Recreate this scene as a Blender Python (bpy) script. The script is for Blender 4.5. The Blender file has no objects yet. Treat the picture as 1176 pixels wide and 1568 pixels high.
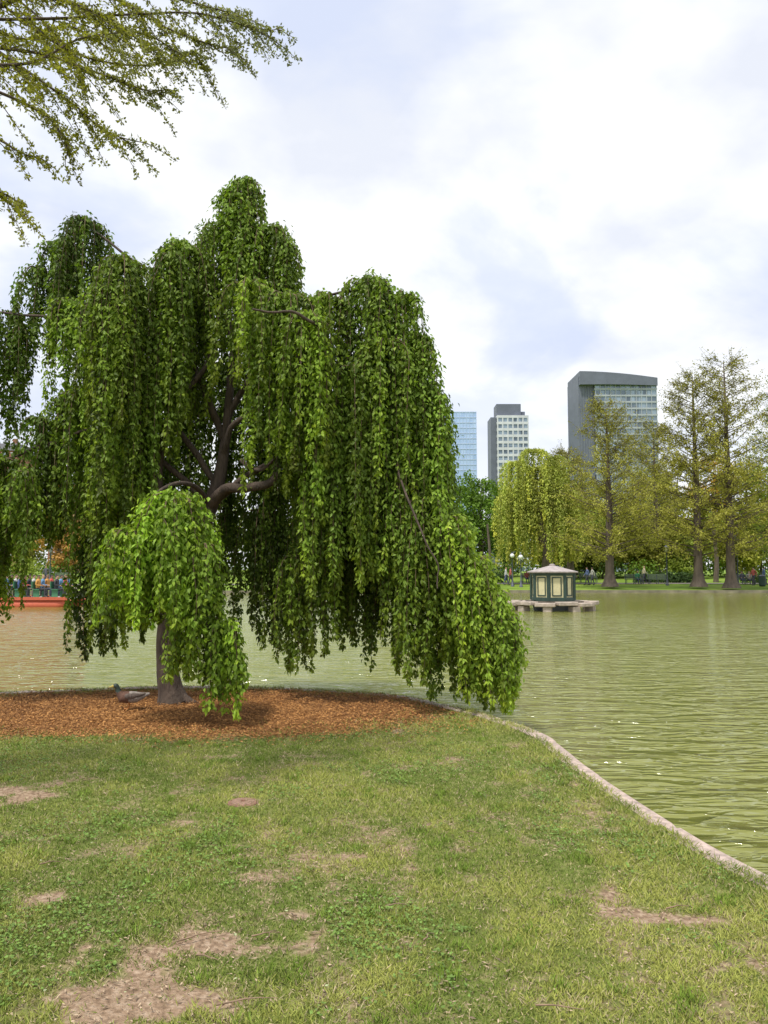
import bpy, math, random
import numpy as np
from mathutils import Vector
SEED=7
rng=np.random.default_rng(SEED); random.seed(SEED)
scene=bpy.context.scene
F=1175.0; TH=math.radians(4.3); CH=1.6
def P(px,py,d):
    u=(px-588)/F; v=(784-py)/F
    y=math.cos(TH)-v*math.sin(TH); z=math.sin(TH)+v*math.cos(TH)
    s=d/y
    return np.array([u*s,d,CH+z*s])
# ------------------------------------------------------------------ helpers
def link(ob,parent=None):
    scene.collection.objects.link(ob)
    if parent is not None: ob.parent=parent
    return ob
def empty(name,loc=(0,0,0)):
    e=bpy.data.objects.new(name,None); e.location=loc; e.empty_display_size=0.3
    scene.collection.objects.link(e); return e
def nt(m):
    m.use_nodes=True; return m.node_tree.nodes,m.node_tree.links
def mat(name,col,rough=0.7,var=0.15,scale=8.0,bump=0.0,metal=0.0,spec=0.5,bscale=None,stretch=None):
    m=bpy.data.materials.new(name); N,L=nt(m); b=N['Principled BSDF']
    b.inputs['Roughness'].default_value=rough; b.inputs['Metallic'].default_value=metal
    b.inputs['Specular IOR Level'].default_value=spec
    tc=N.new('ShaderNodeTexCoord'); src=tc.outputs['Object']
    if stretch:
        mp=N.new('ShaderNodeMapping'); mp.inputs['Scale'].default_value=stretch; L.new(src,mp.inputs['Vector']); src=mp.outputs['Vector']
    n=N.new('ShaderNodeTexNoise'); n.inputs['Scale'].default_value=scale; n.inputs['Detail'].default_value=5; L.new(src,n.inputs['Vector'])
    r=N.new('ShaderNodeMapRange'); r.inputs['From Min'].default_value=0.3; r.inputs['From Max'].default_value=0.7
    r.inputs['To Min'].default_value=1-var; r.inputs['To Max'].default_value=1+var; L.new(n.outputs['Fac'],r.inputs['Value'])
    mx=N.new('ShaderNodeVectorMath'); mx.operation='SCALE'; mx.inputs[0].default_value=col[:3]; L.new(r.outputs[0],mx.inputs['Scale'])
    L.new(mx.outputs[0],b.inputs['Base Color'])
    if bump>0:
        n2=N.new('ShaderNodeTexNoise'); n2.inputs['Scale'].default_value=bscale or scale*3; n2.inputs['Detail'].default_value=6; L.new(src,n2.inputs['Vector'])
        bp=N.new('ShaderNodeBump'); bp.inputs['Strength'].default_value=bump; bp.inputs['Distance'].default_value=0.03
        L.new(n2.outputs['Fac'],bp.inputs['Height']); L.new(bp.outputs[0],b.inputs['Normal'])
    return m
def leafmat(name,trans=0.3,rough=0.5,spec=0.3):
    m=bpy.data.materials.new(name); N,L=nt(m); b=N['Principled BSDF']; out=N['Material Output']
    a=N.new('ShaderNodeAttribute'); a.attribute_name='Col'
    L.new(a.outputs['Color'],b.inputs['Base Color']); b.inputs['Roughness'].default_value=rough
    b.inputs['Specular IOR Level'].default_value=spec
    if trans>0:
        t=N.new('ShaderNodeBsdfTranslucent'); s=N.new('ShaderNodeVectorMath'); s.operation='MULTIPLY'; s.inputs[1].default_value=(1.5,1.6,0.7)
        L.new(a.outputs['Color'],s.inputs[0]); L.new(s.outputs[0],t.inputs['Color'])
        mx=N.new('ShaderNodeMixShader'); mx.inputs[0].default_value=trans
        L.new(b.outputs[0],mx.inputs[1]); L.new(t.outputs[0],mx.inputs[2]); L.new(mx.outputs[0],out.inputs['Surface'])
    return m
def fast_mesh(name,verts,faces,mats,col=None,smooth=False,attrs=None,parent=None,matidx=None):
    verts=np.asarray(verts,dtype=np.float32); faces=np.asarray(faces,dtype=np.int32)
    me=bpy.data.meshes.new(name); nf,k=faces.shape
    me.vertices.add(len(verts)); me.vertices.foreach_set('co',verts.ravel())
    me.loops.add(nf*k); me.loops.foreach_set('vertex_index',faces.ravel())
    me.polygons.add(nf); me.polygons.foreach_set('loop_start',np.arange(nf,dtype=np.int32)*k)
    if not isinstance(mats,(list,tuple)): mats=[mats]
    for mm in mats: me.materials.append(mm)
    if matidx is not None: me.polygons.foreach_set('material_index',np.asarray(matidx,dtype=np.int32))
    me.update(calc_edges=True)
    me.polygons.foreach_set('use_smooth',np.full(nf,bool(smooth)))
    if col is not None:
        c=np.ones((len(verts),4),dtype=np.float32); c[:,:3]=col
        a=me.attributes.new('Col','FLOAT_COLOR','POINT'); a.data.foreach_set('color',c.ravel())
    if attrs:
        for k2,v in attrs.items():
            a=me.attributes.new(k2,'FLOAT','POINT'); a.data.foreach_set('value',np.asarray(v,dtype=np.float32))
    me.update()
    return link(bpy.data.objects.new(name,me),parent)
def norm(a): return a/(np.linalg.norm(a,axis=-1,keepdims=True)+1e-9)
class Leaves:
    def __init__(s): s.p=[];s.d=[];s.n=[];s.L=[];s.W=[];s.c=[]
    def add(s,p,d,n,L,W,c):
        k=len(p); s.p.append(p);s.d.append(norm(d));s.n.append(norm(n))
        s.L.append(np.broadcast_to(L,(k,)));s.W.append(np.broadcast_to(W,(k,)));s.c.append(np.broadcast_to(c,(k,3)))
    def build(s,name,m,parent=None):
        p=np.concatenate(s.p);d=np.concatenate(s.d);n=np.concatenate(s.n)
        L=np.concatenate(s.L)[:,None];W=np.concatenate(s.W)[:,None];c=np.concatenate(s.c)
        sd=norm(np.cross(d,n)); n=norm(np.cross(sd,d))
        k=len(p); v=np.empty((k,4,3))
        v[:,0]=p; v[:,1]=p+d*L*.42+sd*W/2+n*W*.12; v[:,2]=p+d*L-n*L*.08; v[:,3]=p+d*L*.42-sd*W/2+n*W*.12
        f=np.arange(k*4).reshape(k,4)
        return fast_mesh(name,v.reshape(-1,3),f,m,col=np.repeat(c,4,axis=0),parent=parent)
class Tubes:
    def __init__(s): s.v=[];s.f=[];s.n=0
    def add(s,pts,rad,sides=6):
        pts=np.asarray(pts,float); k=len(pts); rad=np.broadcast_to(rad,(k,))
        t=norm(np.gradient(pts,axis=0)); ref=np.array([0.13,0.97,0.2]) if abs(t[0][1])<.8 else np.array([1,0,0.1])
        a=norm(np.cross(t,ref)); b=np.cross(t,a)
        th=np.arange(sides)*2*math.pi/sides
        ring=pts[:,None]+rad[:,None,None]*(np.cos(th)[None,:,None]*a[:,None]+np.sin(th)[None,:,None]*b[:,None])
        s.v.append(ring.reshape(-1,3)); i=np.arange(k-1)[:,None]*sides; j=np.arange(sides)[None]; j2=(j+1)%sides
        s.f.append(np.stack([i+j,i+j2,i+sides+j2,i+sides+j],-1).reshape(-1,4)+s.n); s.n+=k*sides
    def build(s,name,m,parent=None):
        return fast_mesh(name,np.concatenate(s.v),np.concatenate(s.f),m,smooth=True,parent=parent)
def spline(pts,n=12):
    pts=np.asarray(pts,float); k=len(pts); out=[]
    ext=np.vstack([2*pts[0]-pts[1],pts,2*pts[-1]-pts[-2]])
    for i in range(k-1):
        p0,p1,p2,p3=ext[i:i+4]
        for t in np.linspace(0,1,n,endpoint=False):
            out.append(.5*((2*p1)+(-p0+p2)*t+(2*p0-5*p1+4*p2-p3)*t*t+(-p0+3*p1-3*p2+p3)*t**3))
    out.append(pts[-1]); return np.array(out)
_lat=rng.random((256,256))
def vnoise(x,y):
    xi=np.floor(x).astype(int);yi=np.floor(y).astype(int);fx=x-xi;fy=y-yi
    fx=fx*fx*(3-2*fx);fy=fy*fy*(3-2*fy); g=lambda a,b:_lat[a%256,b%256]
    return (g(xi,yi)*(1-fx)+g(xi+1,yi)*fx)*(1-fy)+(g(xi,yi+1)*(1-fx)+g(xi+1,yi+1)*fx)*fy
def fbm(x,y,o=4):
    s=0;a=.5
    for i in range(o): s=s+a*vnoise(x*2**i+17*i,y*2**i+31*i);a*=.5
    return s/(1-.5**o)
def boxes(name,lst,m,parent=None,bevel=0.0):
    vs=[];fs=[]
    for k,b in enumerate(lst):
        cx,cy,cz,sx,sy,sz=b[:6]; r=b[6] if len(b)>6 else 0
        c=np.array([[x,y,z] for z in(-.5,.5) for x,y in((-.5,-.5),(.5,-.5),(.5,.5),(-.5,.5))])*[sx,sy,sz]
        co,si=math.cos(r),math.sin(r); x=c[:,0]*co-c[:,1]*si; y=c[:,0]*si+c[:,1]*co
        vs.append(np.stack([x+cx,y+cy,c[:,2]+cz],-1))
        fs.append(np.array([[3,2,1,0],[4,5,6,7],[0,1,5,4],[1,2,6,5],[2,3,7,6],[3,0,4,7]])+8*k)
    ob=fast_mesh(name,np.concatenate(vs),np.concatenate(fs),m,parent=parent)
    if bevel>0:
        md=ob.modifiers.new('bevel','BEVEL'); md.width=bevel; md.segments=2
    return ob
# ------------------------------------------------------------------ materials
M_leaf=leafmat('weeping_leaf',0.32,0.5,0.25); M_far=leafmat('distant_leaf',0.25,0.6,0.2)
M_blade=leafmat('grass_blade',0.0,0.6,0.2); M_chip=leafmat('wood_chip',0.0,0.8,0.2)
M_bark=mat('bark',(0.085,0.06,0.045),0.85,0.4,6,0.9,stretch=(3,3,.6))
M_barkgrey=mat('bark_grey',(0.13,0.10,0.075),0.85,0.3,3,0.5,stretch=(2,2,.5))
M_twig=mat('twig',(0.15,0.10,0.06),0.8,0.3,10)
M_granite=mat('granite',(0.50,0.39,0.33),0.8,0.35,18,0.6,bscale=80)
M_wetstone=mat('far_edge_stone',(0.20,0.18,0.12),0.8,0.4,1.5,0.3)
# ------------------------------------------------------------------ shoreline / lawn
shore=spline([(60,-30),(20,-9),(9,-3),(5,-.8),(3.3,1.0),(2.6,2.2),(2.27,3.2),(2.07,4.0),(1.93,4.5),(1.84,5.0),(1.74,5.7),(1.66,6.4),(1.63,6.95),(1.56,7.6),(1.25,8.4),(.79,9.15),(.2,9.9),(-.9,10.4),(-2.5,10.65),(-4.0,10.45),(-5.3,10.1),(-8,9.9),(-15,10.8),(-30,13),(-60,18)],10)
poly=np.vstack([shore,[(-60,-60),(60,-60)]])
def inside(x,y):
    r=np.zeros(x.shape,bool); n=len(poly)
    for i in range(n):
        x1,y1=poly[i];x2,y2=poly[(i+1)%n]
        if y1==y2: continue
        c=((y1>y)!=(y2>y))&(x<(x2-x1)*(y-y1)/(y2-y1)+x1); r^=c
    return r
def sdist(x,y):
    d=np.full(x.shape,1e9)
    for i in range(len(shore)-1):
        a=shore[i];b=shore[i+1];ab=b-a;L=ab@ab
        t=np.clip(((x-a[0])*ab[0]+(y-a[1])*ab[1])/L,0,1)
        d=np.minimum(d,(x-a[0]-t*ab[0])**2+(y-a[1]-t*ab[1])**2)
    return np.where(inside(x,y),1,-1)*np.sqrt(d)
def gp(px,py):
    a=P(px,py,1.0); t=-CH/(a[2]-CH); return a[0]*t,t
def mulch_f(x,y):
    ex=(x+2.45)/3.4; ey=np.where(y>8.9,(y-8.9)/1.45,(y-8.9)/1.5)
    return 1.0-np.sqrt(ex**2+ey**2)+ (fbm(x*1.8,y*1.8)-.5)*.38+(fbm(x*9,y*9)-.5)*.24
spots=[(15,1215,60,15,1.0),(60,1225,40,9,.5),(935,1375,38,15,.85),(1070,1410,65,10,.75),(1010,1400,45,8,.5),(270,1450,135,23,.85),(400,1450,70,11,.65),(230,1535,120,26,1.05),(150,1505,100,24,.75),
(150,1420,60,12,.55),(610,1440,30,12,.5),(600,1360,42,8,.5),(650,1560,45,11,.5),(900,1535,100,11,.5),(560,1240,40,5,.45),(280,1265,40,6,.45),(460,1400,50,8,.45),(820,1500,40,11,.5),(60,1380,80,11,.55),(1120,1480,60,11,.5),(120,1180,60,6,.45),(330,1160,50,4,.4),(620,1172,50,4,.4),(710,1300,45,5,.4),(470,1310,60,6,.4)]
sp=[]
for a,b,w,h,s in spots:
    x,y=gp(a,b); dy=h*y*y/(F*CH); sp.append((x,y,w*y/F,max(dy,.06),s))
def dirt_f(x,y):
    m=-.165+(fbm(x*1.7+5,y*1.7)-.5)*.85+(fbm(x*7,y*7+9)-.5)*1.6
    for a,b,w,h,s in sp: m=m+s*np.exp(-((x-a)/w)**2-((y-b)/h)**2)
    return m
def lawn_z(x,y):
    return (fbm(x*.8,y*.8,3)-.5)*.05+(fbm(x*5,y*5,2)-.5)*.014+.05*np.clip((mulch_f(x,y)+.05)*2,0,1)
def axis(a,b,step,lo,hi):
    m=list(np.arange(a,b,step)); s=step; v=b
    up=[]; 
    while v<hi: up.append(v); s*=1.25; v+=s
    up.append(hi); s=step; v=a-step; dn=[]
    while v>lo: dn.append(v); s*=1.25; v-=s
    dn.append(lo); return np.array(dn[::-1]+m+up)
gx=axis(-6.5,3.2,.055,-59,59); gy=axis(1.2,11.2,.055,-59,40)
X,Y=np.meshgrid(gx,gy); sd=sdist(X,Y)
Z=lawn_z(X,Y)*np.clip((sd-.1)/.5,0,1)
Z=np.where(sd>.07,Z,-.7)
nx,ny=len(gx),len(gy); idx=np.arange(nx*ny).reshape(ny,nx)
faces=np.stack([idx[:-1,:-1],idx[:-1,1:],idx[1:,1:],idx[1:,:-1]],-1).reshape(-1,4)
m=bpy.data.materials.new('lawn_ground'); N,L=nt(m); b=N['Principled BSDF']; b.inputs['Roughness'].default_value=.95; b.inputs['Specular IOR Level'].default_value=.15
tc=N.new('ShaderNodeTexCoord')
def noise(sc,det=6,src=None,N=N,L=L,tc=tc):
    n=N.new('ShaderNodeTexNoise'); n.inputs['Scale'].default_value=sc; n.inputs['Detail'].default_value=det
    L.new(src or tc.outputs['Object'],n.inputs['Vector']); return n.outputs['Fac']
def ramp(val,stops,N=N,L=L):
    r=N.new('ShaderNodeValToRGB'); L.new(val,r.inputs[0]); e=r.color_ramp.elements
    e[0].position,e[0].color=stops[0][0],(*stops[0][1],1); e[1].position,e[1].color=stops[-1][0],(*stops[-1][1],1)
    for p,c in stops[1:-1]: q=e.new(p); q.color=(*c,1)
    return r.outputs['Color']
def math_(op,a,b2=None,N=N,L=L,clamp=False):
    n=N.new('ShaderNodeMath'); n.operation=op; n.use_clamp=clamp
    for i,v in enumerate((a,b2)):
        if v is None: continue
        if isinstance(v,(int,float)): n.inputs[i].default_value=v
        else: L.new(v,n.inputs[i])
    return n.outputs[0]
def mixc(f,a,b2,N=N,L=L):
    n=N.new('ShaderNodeMix'); n.data_type='RGBA'
    if isinstance(f,(int,float)): n.inputs[0].default_value=f
    else: L.new(f,n.inputs[0])
    for i,v in ((6,a),(7,b2)):
        if isinstance(v,tuple): n.inputs[i].default_value=(*v,1)
        else: L.new(v,n.inputs[i])
    return n.outputs[2]
grass=ramp(noise(14),[(.3,(.10,.125,.03)),(.5,(.18,.21,.055)),(.7,(.28,.27,.10))])
soil=ramp(noise(35,10),[(.25,(.16,.105,.065)),(.5,(.34,.235,.155)),(.75,(.52,.40,.29))])
mul=ramp(noise(60,8),[(.3,(.10,.042,.018)),(.5,(.27,.125,.045)),(.7,(.43,.22,.08))])
ad=N.new('ShaderNodeAttribute'); ad.attribute_name='dirt'; am=N.new('ShaderNodeAttribute'); am.attribute_name='mulch'
fn=math_('MULTIPLY',math_('SUBTRACT',noise(22,8),.5),1.2)
df=math_('MULTIPLY',math_('SUBTRACT',math_('ADD',ad.outputs['Fac'],fn),.02),2.2,clamp=True)
mf=math_('MULTIPLY',math_('ADD',am.outputs['Fac'],math_('MULTIPLY',fn,.2)),9.,clamp=True)
L.new(mixc(mf,mixc(df,grass,soil),mul),b.inputs['Base Color'])
bp=N.new('ShaderNodeBump'); bp.inputs['Strength'].default_value=.9; bp.inputs['Distance'].default_value=.025; L.new(noise(60,8),bp.inputs['Height']); L.new(bp.outputs[0],b.inputs['Normal'])
fast_mesh('lawn',np.stack([X,Y,Z],-1).reshape(-1,3),faces,m,smooth=True,attrs={'dirt':dirt_f(X,Y).ravel(),'mulch':mulch_f(X,Y).ravel()})
# kerb
tan=norm(np.gradient(shore,axis=0)); nrm=np.stack([-tan[:,1],tan[:,0]],-1)
test=shore+nrm*.1
if not inside(test[:,0],test[:,1])[len(test)//2]: nrm=-nrm
prof=[(0.16,-.3),(.155,.002),(.14,.014),(.02,.010),(.0,-.008),(-.005,-.7)]
sh2=[];nr2=[]
for i in range(len(shore)-1):
    k=max(1,int(np.linalg.norm(shore[i+1]-shore[i])/.05)); k=min(k,20)
    for j in range(k):
        t=j/k; sh2.append(shore[i]*(1-t)+shore[i+1]*t); nr2.append(nrm[i]*(1-t)+nrm[i+1]*t)
sh2=np.array(sh2);nr2=norm(np.array(nr2)); K=len(sh2)
arc=np.r_[0,np.cumsum(np.linalg.norm(np.diff(sh2,axis=0),axis=1))]
jit=(fbm(sh2[:,0]*4,sh2[:,1]*4)-.5)*.03
gap=np.where((arc%1.15)<.045,-.02,0.)+ (vnoise(np.floor(arc/1.15)*3.7,arc*0)-.5)*.018
V=np.stack([np.column_stack([sh2+nr2*(o+jit[:,None]*(o>.1)+jit[:,None]*.5*(o<.05)),np.full(K,z)+((jit*.4+gap) if z>-.1 else 0)]) for o,z in prof],1).reshape(-1,3)
i=np.arange(K-1)[:,None]*6; j=np.arange(5)[None]
fast_mesh('granite_kerb',V,np.stack([i+j,i+j+1,i+6+j+1,i+6+j],-1).reshape(-1,4),M_granite)
# ------------------------------------------------------------------ grass blades
def scatter(n,ymin,ymax,power=1.0,margin=.75):
    y=ymin+(ymax-ymin)*rng.random(n)**power; x=(rng.random(n)*2-1)*(y*.5+margin); return x,y
GB=Leaves()
x,y=scatter(540000,2.1,10.6,1.25)
s=sdist(x,y); mm=mulch_f(x,y); dd=dirt_f(x,y)+(fbm(x*16,y*16)-.5)*1.1
edge=.07+.10*(fbm(x*3,y*3)-.45)
edge=np.where(y>7.6,edge-.06,edge+.02)
keep=(s>edge+rng.random(len(x))*.05)&(mm<-.02+rng.random(len(x))**3*.34)&(rng.random(len(x))>np.clip(dd*1.6+.02,0.03,.97))
x,y,dd,s=x[keep],y[keep],dd[keep],s[keep]; n=len(x); print('blades',n)
z=lawn_z(x,y)*np.clip((s-.1)/.5,0,1)+np.where(s<.16,.012,0)
tone=fbm(x*3+40,y*3); tone2=fbm(x*.9,y*.9+50)
hgt=(.014+.026*rng.random(n))*(.4+1.2*tone)*(1+.5*(s<.35)); wid=(.0024+.0014*rng.random(n))*(1+y*.10)
d=np.stack([rng.normal(0,.75,n),rng.normal(0,.75,n),np.full(n,.8)],-1); nn=np.stack([rng.normal(0,1,n),rng.normal(-.5,1,n),rng.random(n)*.8+.2],-1)
ca=np.array([.15,.215,.035]);cb=np.array([.39,.41,.10]);cc=np.array([.52,.44,.25])
t=np.clip((tone-.5)*2.4+(tone2-.5)*2.0+.48+rng.normal(0,.27,n),0,1)[:,None]
c=ca*(1-t)+cb*t; dry=(rng.random(n)<.10+.3*np.clip(dd+.12,0,.6))[:,None]; c=np.where(dry,cc*(.7+.4*rng.random((n,1))),c)
GB.add(np.stack([x,y,z-.003],-1),d,nn,hgt,wid,c)
x,y=scatter(60000,2.1,9,1.1); s=sdist(x,y); mm=mulch_f(x,y); cl=fbm(x*1.6+80,y*1.6+11)+ (fbm(x*9,y*9)-.5)*.6
k=(s>.2)&(mm<0)&(cl>.58)&(dirt_f(x,y)<.15); x,y=x[k],y[k]; n=len(x)
d=np.stack([rng.normal(0,1,n),rng.normal(0,1,n),rng.random(n)*.3],-1); nn=np.stack([rng.normal(0,.3,n),rng.normal(-.2,.3,n),np.ones(n)],-1)
c=np.array([.15,.24,.05])*(.6+.7*rng.random(n))[:,None]
GB.add(np.stack([x,y,lawn_z(x,y)+.012+.015*rng.random(n)],-1),d,nn,.011+.010*rng.random(n),.010+.010*rng.random(n),c)
tx,ty=scatter(420,2.2,9,1.0); ts_=sdist(tx,ty); kk=(ts_>.15)&(mulch_f(tx,ty)<-.03)&(dirt_f(tx,ty)<.1); tx,ty=tx[kk],ty[kk]
x=np.repeat(tx,40)+rng.normal(0,.03,len(tx)*40); y=np.repeat(ty,40)+rng.normal(0,.03,len(tx)*40); n=len(x)
GB.add(np.stack([x,y,lawn_z(x,y)],-1),np.stack([rng.normal(0,.55,n),rng.normal(0,.55,n),np.full(n,.9)],-1),rng.normal(0,1,(n,3))+[0,-.4,.3],.03+.03*rng.random(n),.004+.002*rng.random(n),np.array([.19,.28,.04])*(.7+.6*rng.random((n,1))))
GB.build('grass_blades',M_blade)
LT=Leaves()
x,y=scatter(28000,2.1,9.5,1.1); s=sdist(x,y);k=(s>.15)&(mulch_f(x,y)<0)&(dirt_f(x,y)>-.2);x,y=x[k],y[k];n=len(x)
d=np.stack([rng.normal(0,1,n),rng.normal(0,1,n),rng.normal(0,.12,n)],-1);nn=np.stack([rng.normal(0,.3,n),rng.normal(0,.3,n),np.ones(n)],-1)
c=np.array([.48,.37,.25])*(.25+.95*rng.random(n))[:,None]
LT.add(np.stack([x,y,lawn_z(x,y)+.010],-1),d,nn,.008+.03*rng.random(n)**2,.003+.006*rng.random(n),c)
x,y=scatter(110,2.1,9.5,1.1); s=sdist(x,y);k=(s>.15)&(mulch_f(x,y)<0);x,y=x[k],y[k];n=len(x)
nn=np.stack([rng.normal(0,.3,n),rng.normal(0,.3,n),np.ones(n)],-1);d=rng.normal(0,1,(n,3))*[1,1,.1]
LT.add(np.stack([x,y,lawn_z(x,y)+.02],-1),d,nn,.010+.016*rng.random(n),.006+.008*rng.random(n),np.array([.50,.56,.30])*(.6+.5*rng.random(n))[:,None])
LT.build('lawn_litter',M_chip)
MU=Leaves(); n=85000
x=-2.45+(rng.random(n)*2-1)*4.0; y=8.8+(rng.random(n)*2-1)*2.1; mm=mulch_f(x,y);k=(mm>-.28*rng.random(n)**3)&(sdist(x,y)>.2);x,y=x[k],y[k];n=len(x)
d=np.stack([rng.normal(0,1,n),rng.normal(0,1,n),rng.normal(0,.3,n)],-1);nn=np.stack([rng.normal(0,.5,n),rng.normal(-.2,.5,n),np.ones(n)],-1)
t=np.clip(rng.random(n)+(fbm(x*1.3,y*1.3)-.5)*.9,0,1)[:,None]; c=(np.array([.13,.058,.025])*(1-t)+np.array([.60,.31,.11])*t)
MU.add(np.stack([x,y,lawn_z(x,y)+.004+.018*rng.random(n)],-1),d,nn,.015+.035*rng.random(n),.006+.010*rng.random(n),c)
MU.build('mulch_bed',M_chip)
vx,vy=gp(372,1231)
def disc(name,r,z0,z1,m,parent,loc,seg=32):
    bpy.ops.mesh.primitive_cylinder_add(vertices=seg,radius=r,depth=z1-z0,location=(loc[0],loc[1],(z0+z1)/2+loc[2])); o=bpy.context.object; o.name=name
    o.data.materials.append(m); md=o.modifiers.new('b','BEVEL'); md.width=min(r*.1,(z1-z0)*.3); md.segments=2; o.parent=parent; return o
vc=empty('valve_cover'); M_rust=mat('rusty_iron',(.27,.15,.10),.8,.3,40,.5); vz=float(lawn_z(np.array([vx]),np.array([vy]))[0])
disc('ring',.105,-.02,.012,M_rust,vc,(vx,vy,vz)); disc('lid',.080,-.02,.016,mat('rusty_lid',(.34,.21,.15),.8,.3,50,.6),vc,(vx,vy,vz)); disc('bolt',.016,.0,.026,M_rust,vc,(vx,vy,vz),6)
T=Tubes()
for (a,b2,l,an) in [(385,1440,.12,.3),(405,1445,.09,1.2),(590,1392,.1,.2),(715,1275,.09,-.6),(1020,1395,.12,.2),(270,1450,.2,.5),(300,1470,.1,-.4),(648,1445,.08,1.),(330,1545,.22,.2),(820,1550,.16,-.2),(60,1330,.1,.4)]:
    x0,y0=gp(a,b2); q=np.array([[x0+math.cos(an)*l*t+.01*math.sin(7*t),y0+math.sin(an)*l*t,.022+.008*math.sin(3*t)] for t in np.linspace(0,1,5)])
    q[:,2]+=lawn_z(q[:,0],q[:,1]); T.add(q,np.linspace(.004,.0015,5),5)
T.build('fallen_twigs',mat('dead_twig',(.25,.17,.11),.9,.3,30))
# ------------------------------------------------------------------ weeping tree
TR=empty('weeping_beech_tree',(0,0,0))
LF=Leaves(); TW=Tubes(); LB=Tubes()
BASE=P(265,1078,9.2); BASE[2]=.04
trunk=spline([BASE,P(256,1020,9.2),P(258,950,9.2),P(285,860,9.25),P(322,775,9.3),P(340,710,9.35),P(350,620,9.4),P(360,500,9.4),P(370,400,9.35),P(376,300,9.3)],8)
tr=np.interp(np.linspace(0,1,len(trunk)),[0,.04,.12,.3,.45,.6,.8,1],[.19,.145,.12,.11,.095,.06,.035,.012])
LB.add(trunk,tr,14)
for an,l in [(-.2,.50),(.5,.28),(-.9,.30),(-2.2,.28),(1.8,.25),(-1.5,.22)]:
    q=[BASE+[math.cos(an)*l*t,math.sin(an)*l*t,.14*(1-t)**2.2-.015-.04*t] for t in (0,.3,.6,1)]
    LB.add(spline(q,4),np.linspace(.08,.02,13),8)
def limb(pts,r0,r1,mat_=LB,sides=8):
    s=spline(pts,6); w=np.stack([fbm(s[:,0]*3+k*9,s[:,2]*3)-.5 for k in range(3)],-1)*.12; w[0]=0
    s=s+w; mat_.add(s,np.linspace(r0,r1,len(s)),sides); return s
limb([P(322,775,9.3),P(345,750,9.1),P(385,748,8.9),P(420,738,8.8),P(432,690,8.8),P(428,640,8.9),P(420,560,9)],.07,.025)
limb([P(262,925,9.2),P(248,800,9.2),P(245,690,9.15),P(270,615,9.1),P(305,575,9.1),P(330,530,9.1)],.065,.025)
limb([P(345,700,9.35),P(355,655,9.2),P(400,620,9.1),P(440,590,9)],.045,.02)
limb([P(325,770,9.3),P(300,745,8.8),P(270,742,8.2),P(238,758,7.9)],.035,.015)
limb([P(370,705,9.2),P(400,720,8.8),P(425,700,8.7)],.03,.012)
def cascade(cx,top,hw,bot,d,n,dr=None,col=(.085,.14,.022),ls=1.0,lean=0.,rr=.072,limbfrom=None,dens=138,twig=True,LFt=None,TWt=None,drop=.7,jitc=.25,nf=.86):
    LFt=LFt or LF; TWt=TWt or TW
    C=P(cx,top,d); R=hw*d/F; Rd=(dr if dr is not None else max(R,.35)); zb=P(cx,bot,d)[2]; col=np.array(col)
    if limbfrom is not None:
        A=trunk[int(limbfrom*(len(trunk)-1))]; mid=(A+C)/2+[0,0,.25*np.linalg.norm((A-C)[:2])+.05]
        limb([A,mid*.5+A*.5+[0,0,.1],mid,C-[0,0,.04]],.045,.012,LB,6)
    for _ in range(int(n*nf)):
        ph=rng.random()*2*math.pi; r=rng.random()**.55
        o=np.array([math.cos(ph)*R*r,math.sin(ph)*Rd*r,0])
        s0=C+o*.15+[0,0,-.03*rng.random()]; dz=C[2]-zb
        m1=C+o*.6+[0,0,-.10*R*drop*r-.02]; a=C+o*.92+[0,0,-min(.75*R*r*drop+.05,dz*.6)-rng.random()*.1]
        end=zb+(dz)*(rng.random()**1.7)*.6
        end=min(end,a[2]-.35)
        e=C+o*(1.05+.12*rng.random())+[lean*(a[2]-end),0,0]; e[2]=end
        mm=(a+e)/2+rng.normal(0,.04,3)*[1,1,0]+o*.05
        pa=spline([s0,m1,a,mm,e],5); seg=np.linalg.norm(np.diff(pa,axis=0),axis=1); cum=np.r_[0,np.cumsum(seg)]; Lg=cum[-1]
        fat=.4+1.0*rng.random()
        k=int(dens*Lg*(fat*.8+.2)/ls**1.4)
        if k<3: continue
        t=rng.random(k)**.92
        nodes=max(5,int(Lg/(.10*ls))); t=np.where(rng.random(k)<.6,(np.floor(t*nodes)+.5)/nodes+rng.normal(0,.013,k),t); t=np.clip(t,0,1)
        p=np.stack([np.interp(t*Lg,cum,pa[:,i]) for i in range(3)],-1)
        rad=rr*fat*(.30+1.15*np.sin(np.clip(t,0,1)**.8*math.pi*.95+.1))*(1+.3*np.sin(t*Lg*9+rng.random()*6))
        off=rng.normal(0,1,(k,3)); off=norm(off)*(rng.random(k)**.5*rad)[:,None]; off[:,2]*=.9
        od=norm(off)
        dd_=np.stack([rng.normal(0,.38,k),rng.normal(0,.38,k),-.85+rng.normal(0,.28,k)],-1)+od*.45
        nn_=od*.8+np.array([0,-.15,.55])+rng.normal(0,.42,(k,3))
        f=(1+rng.normal(0,jitc*1.3))*(1+rng.normal(0,jitc*.7,k)); f=np.clip(f,.3,2.0)[:,None]
        hue=np.clip(rng.normal(.13,.16,k)+rng.normal(0,.15)+.3*(t>.88),0,1)[:,None]
        c=(col*(1-hue)+col*np.array([1.75,1.4,1.0])*hue)*f
        LFt.add(p+off,dd_,nn_,(.048+.028*rng.random(k))*ls,(.028+.016*rng.random(k))*ls,c)
        if twig: TWt.add(pa[::2],np.linspace(.007,.002,len(pa[::2]))*ls,4)
D=(.140,.220,.027); DK=(.085,.142,.018); BR=(.19,.285,.034)  # one leaf green: inner shade painted into DK, sunlight into BR
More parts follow.
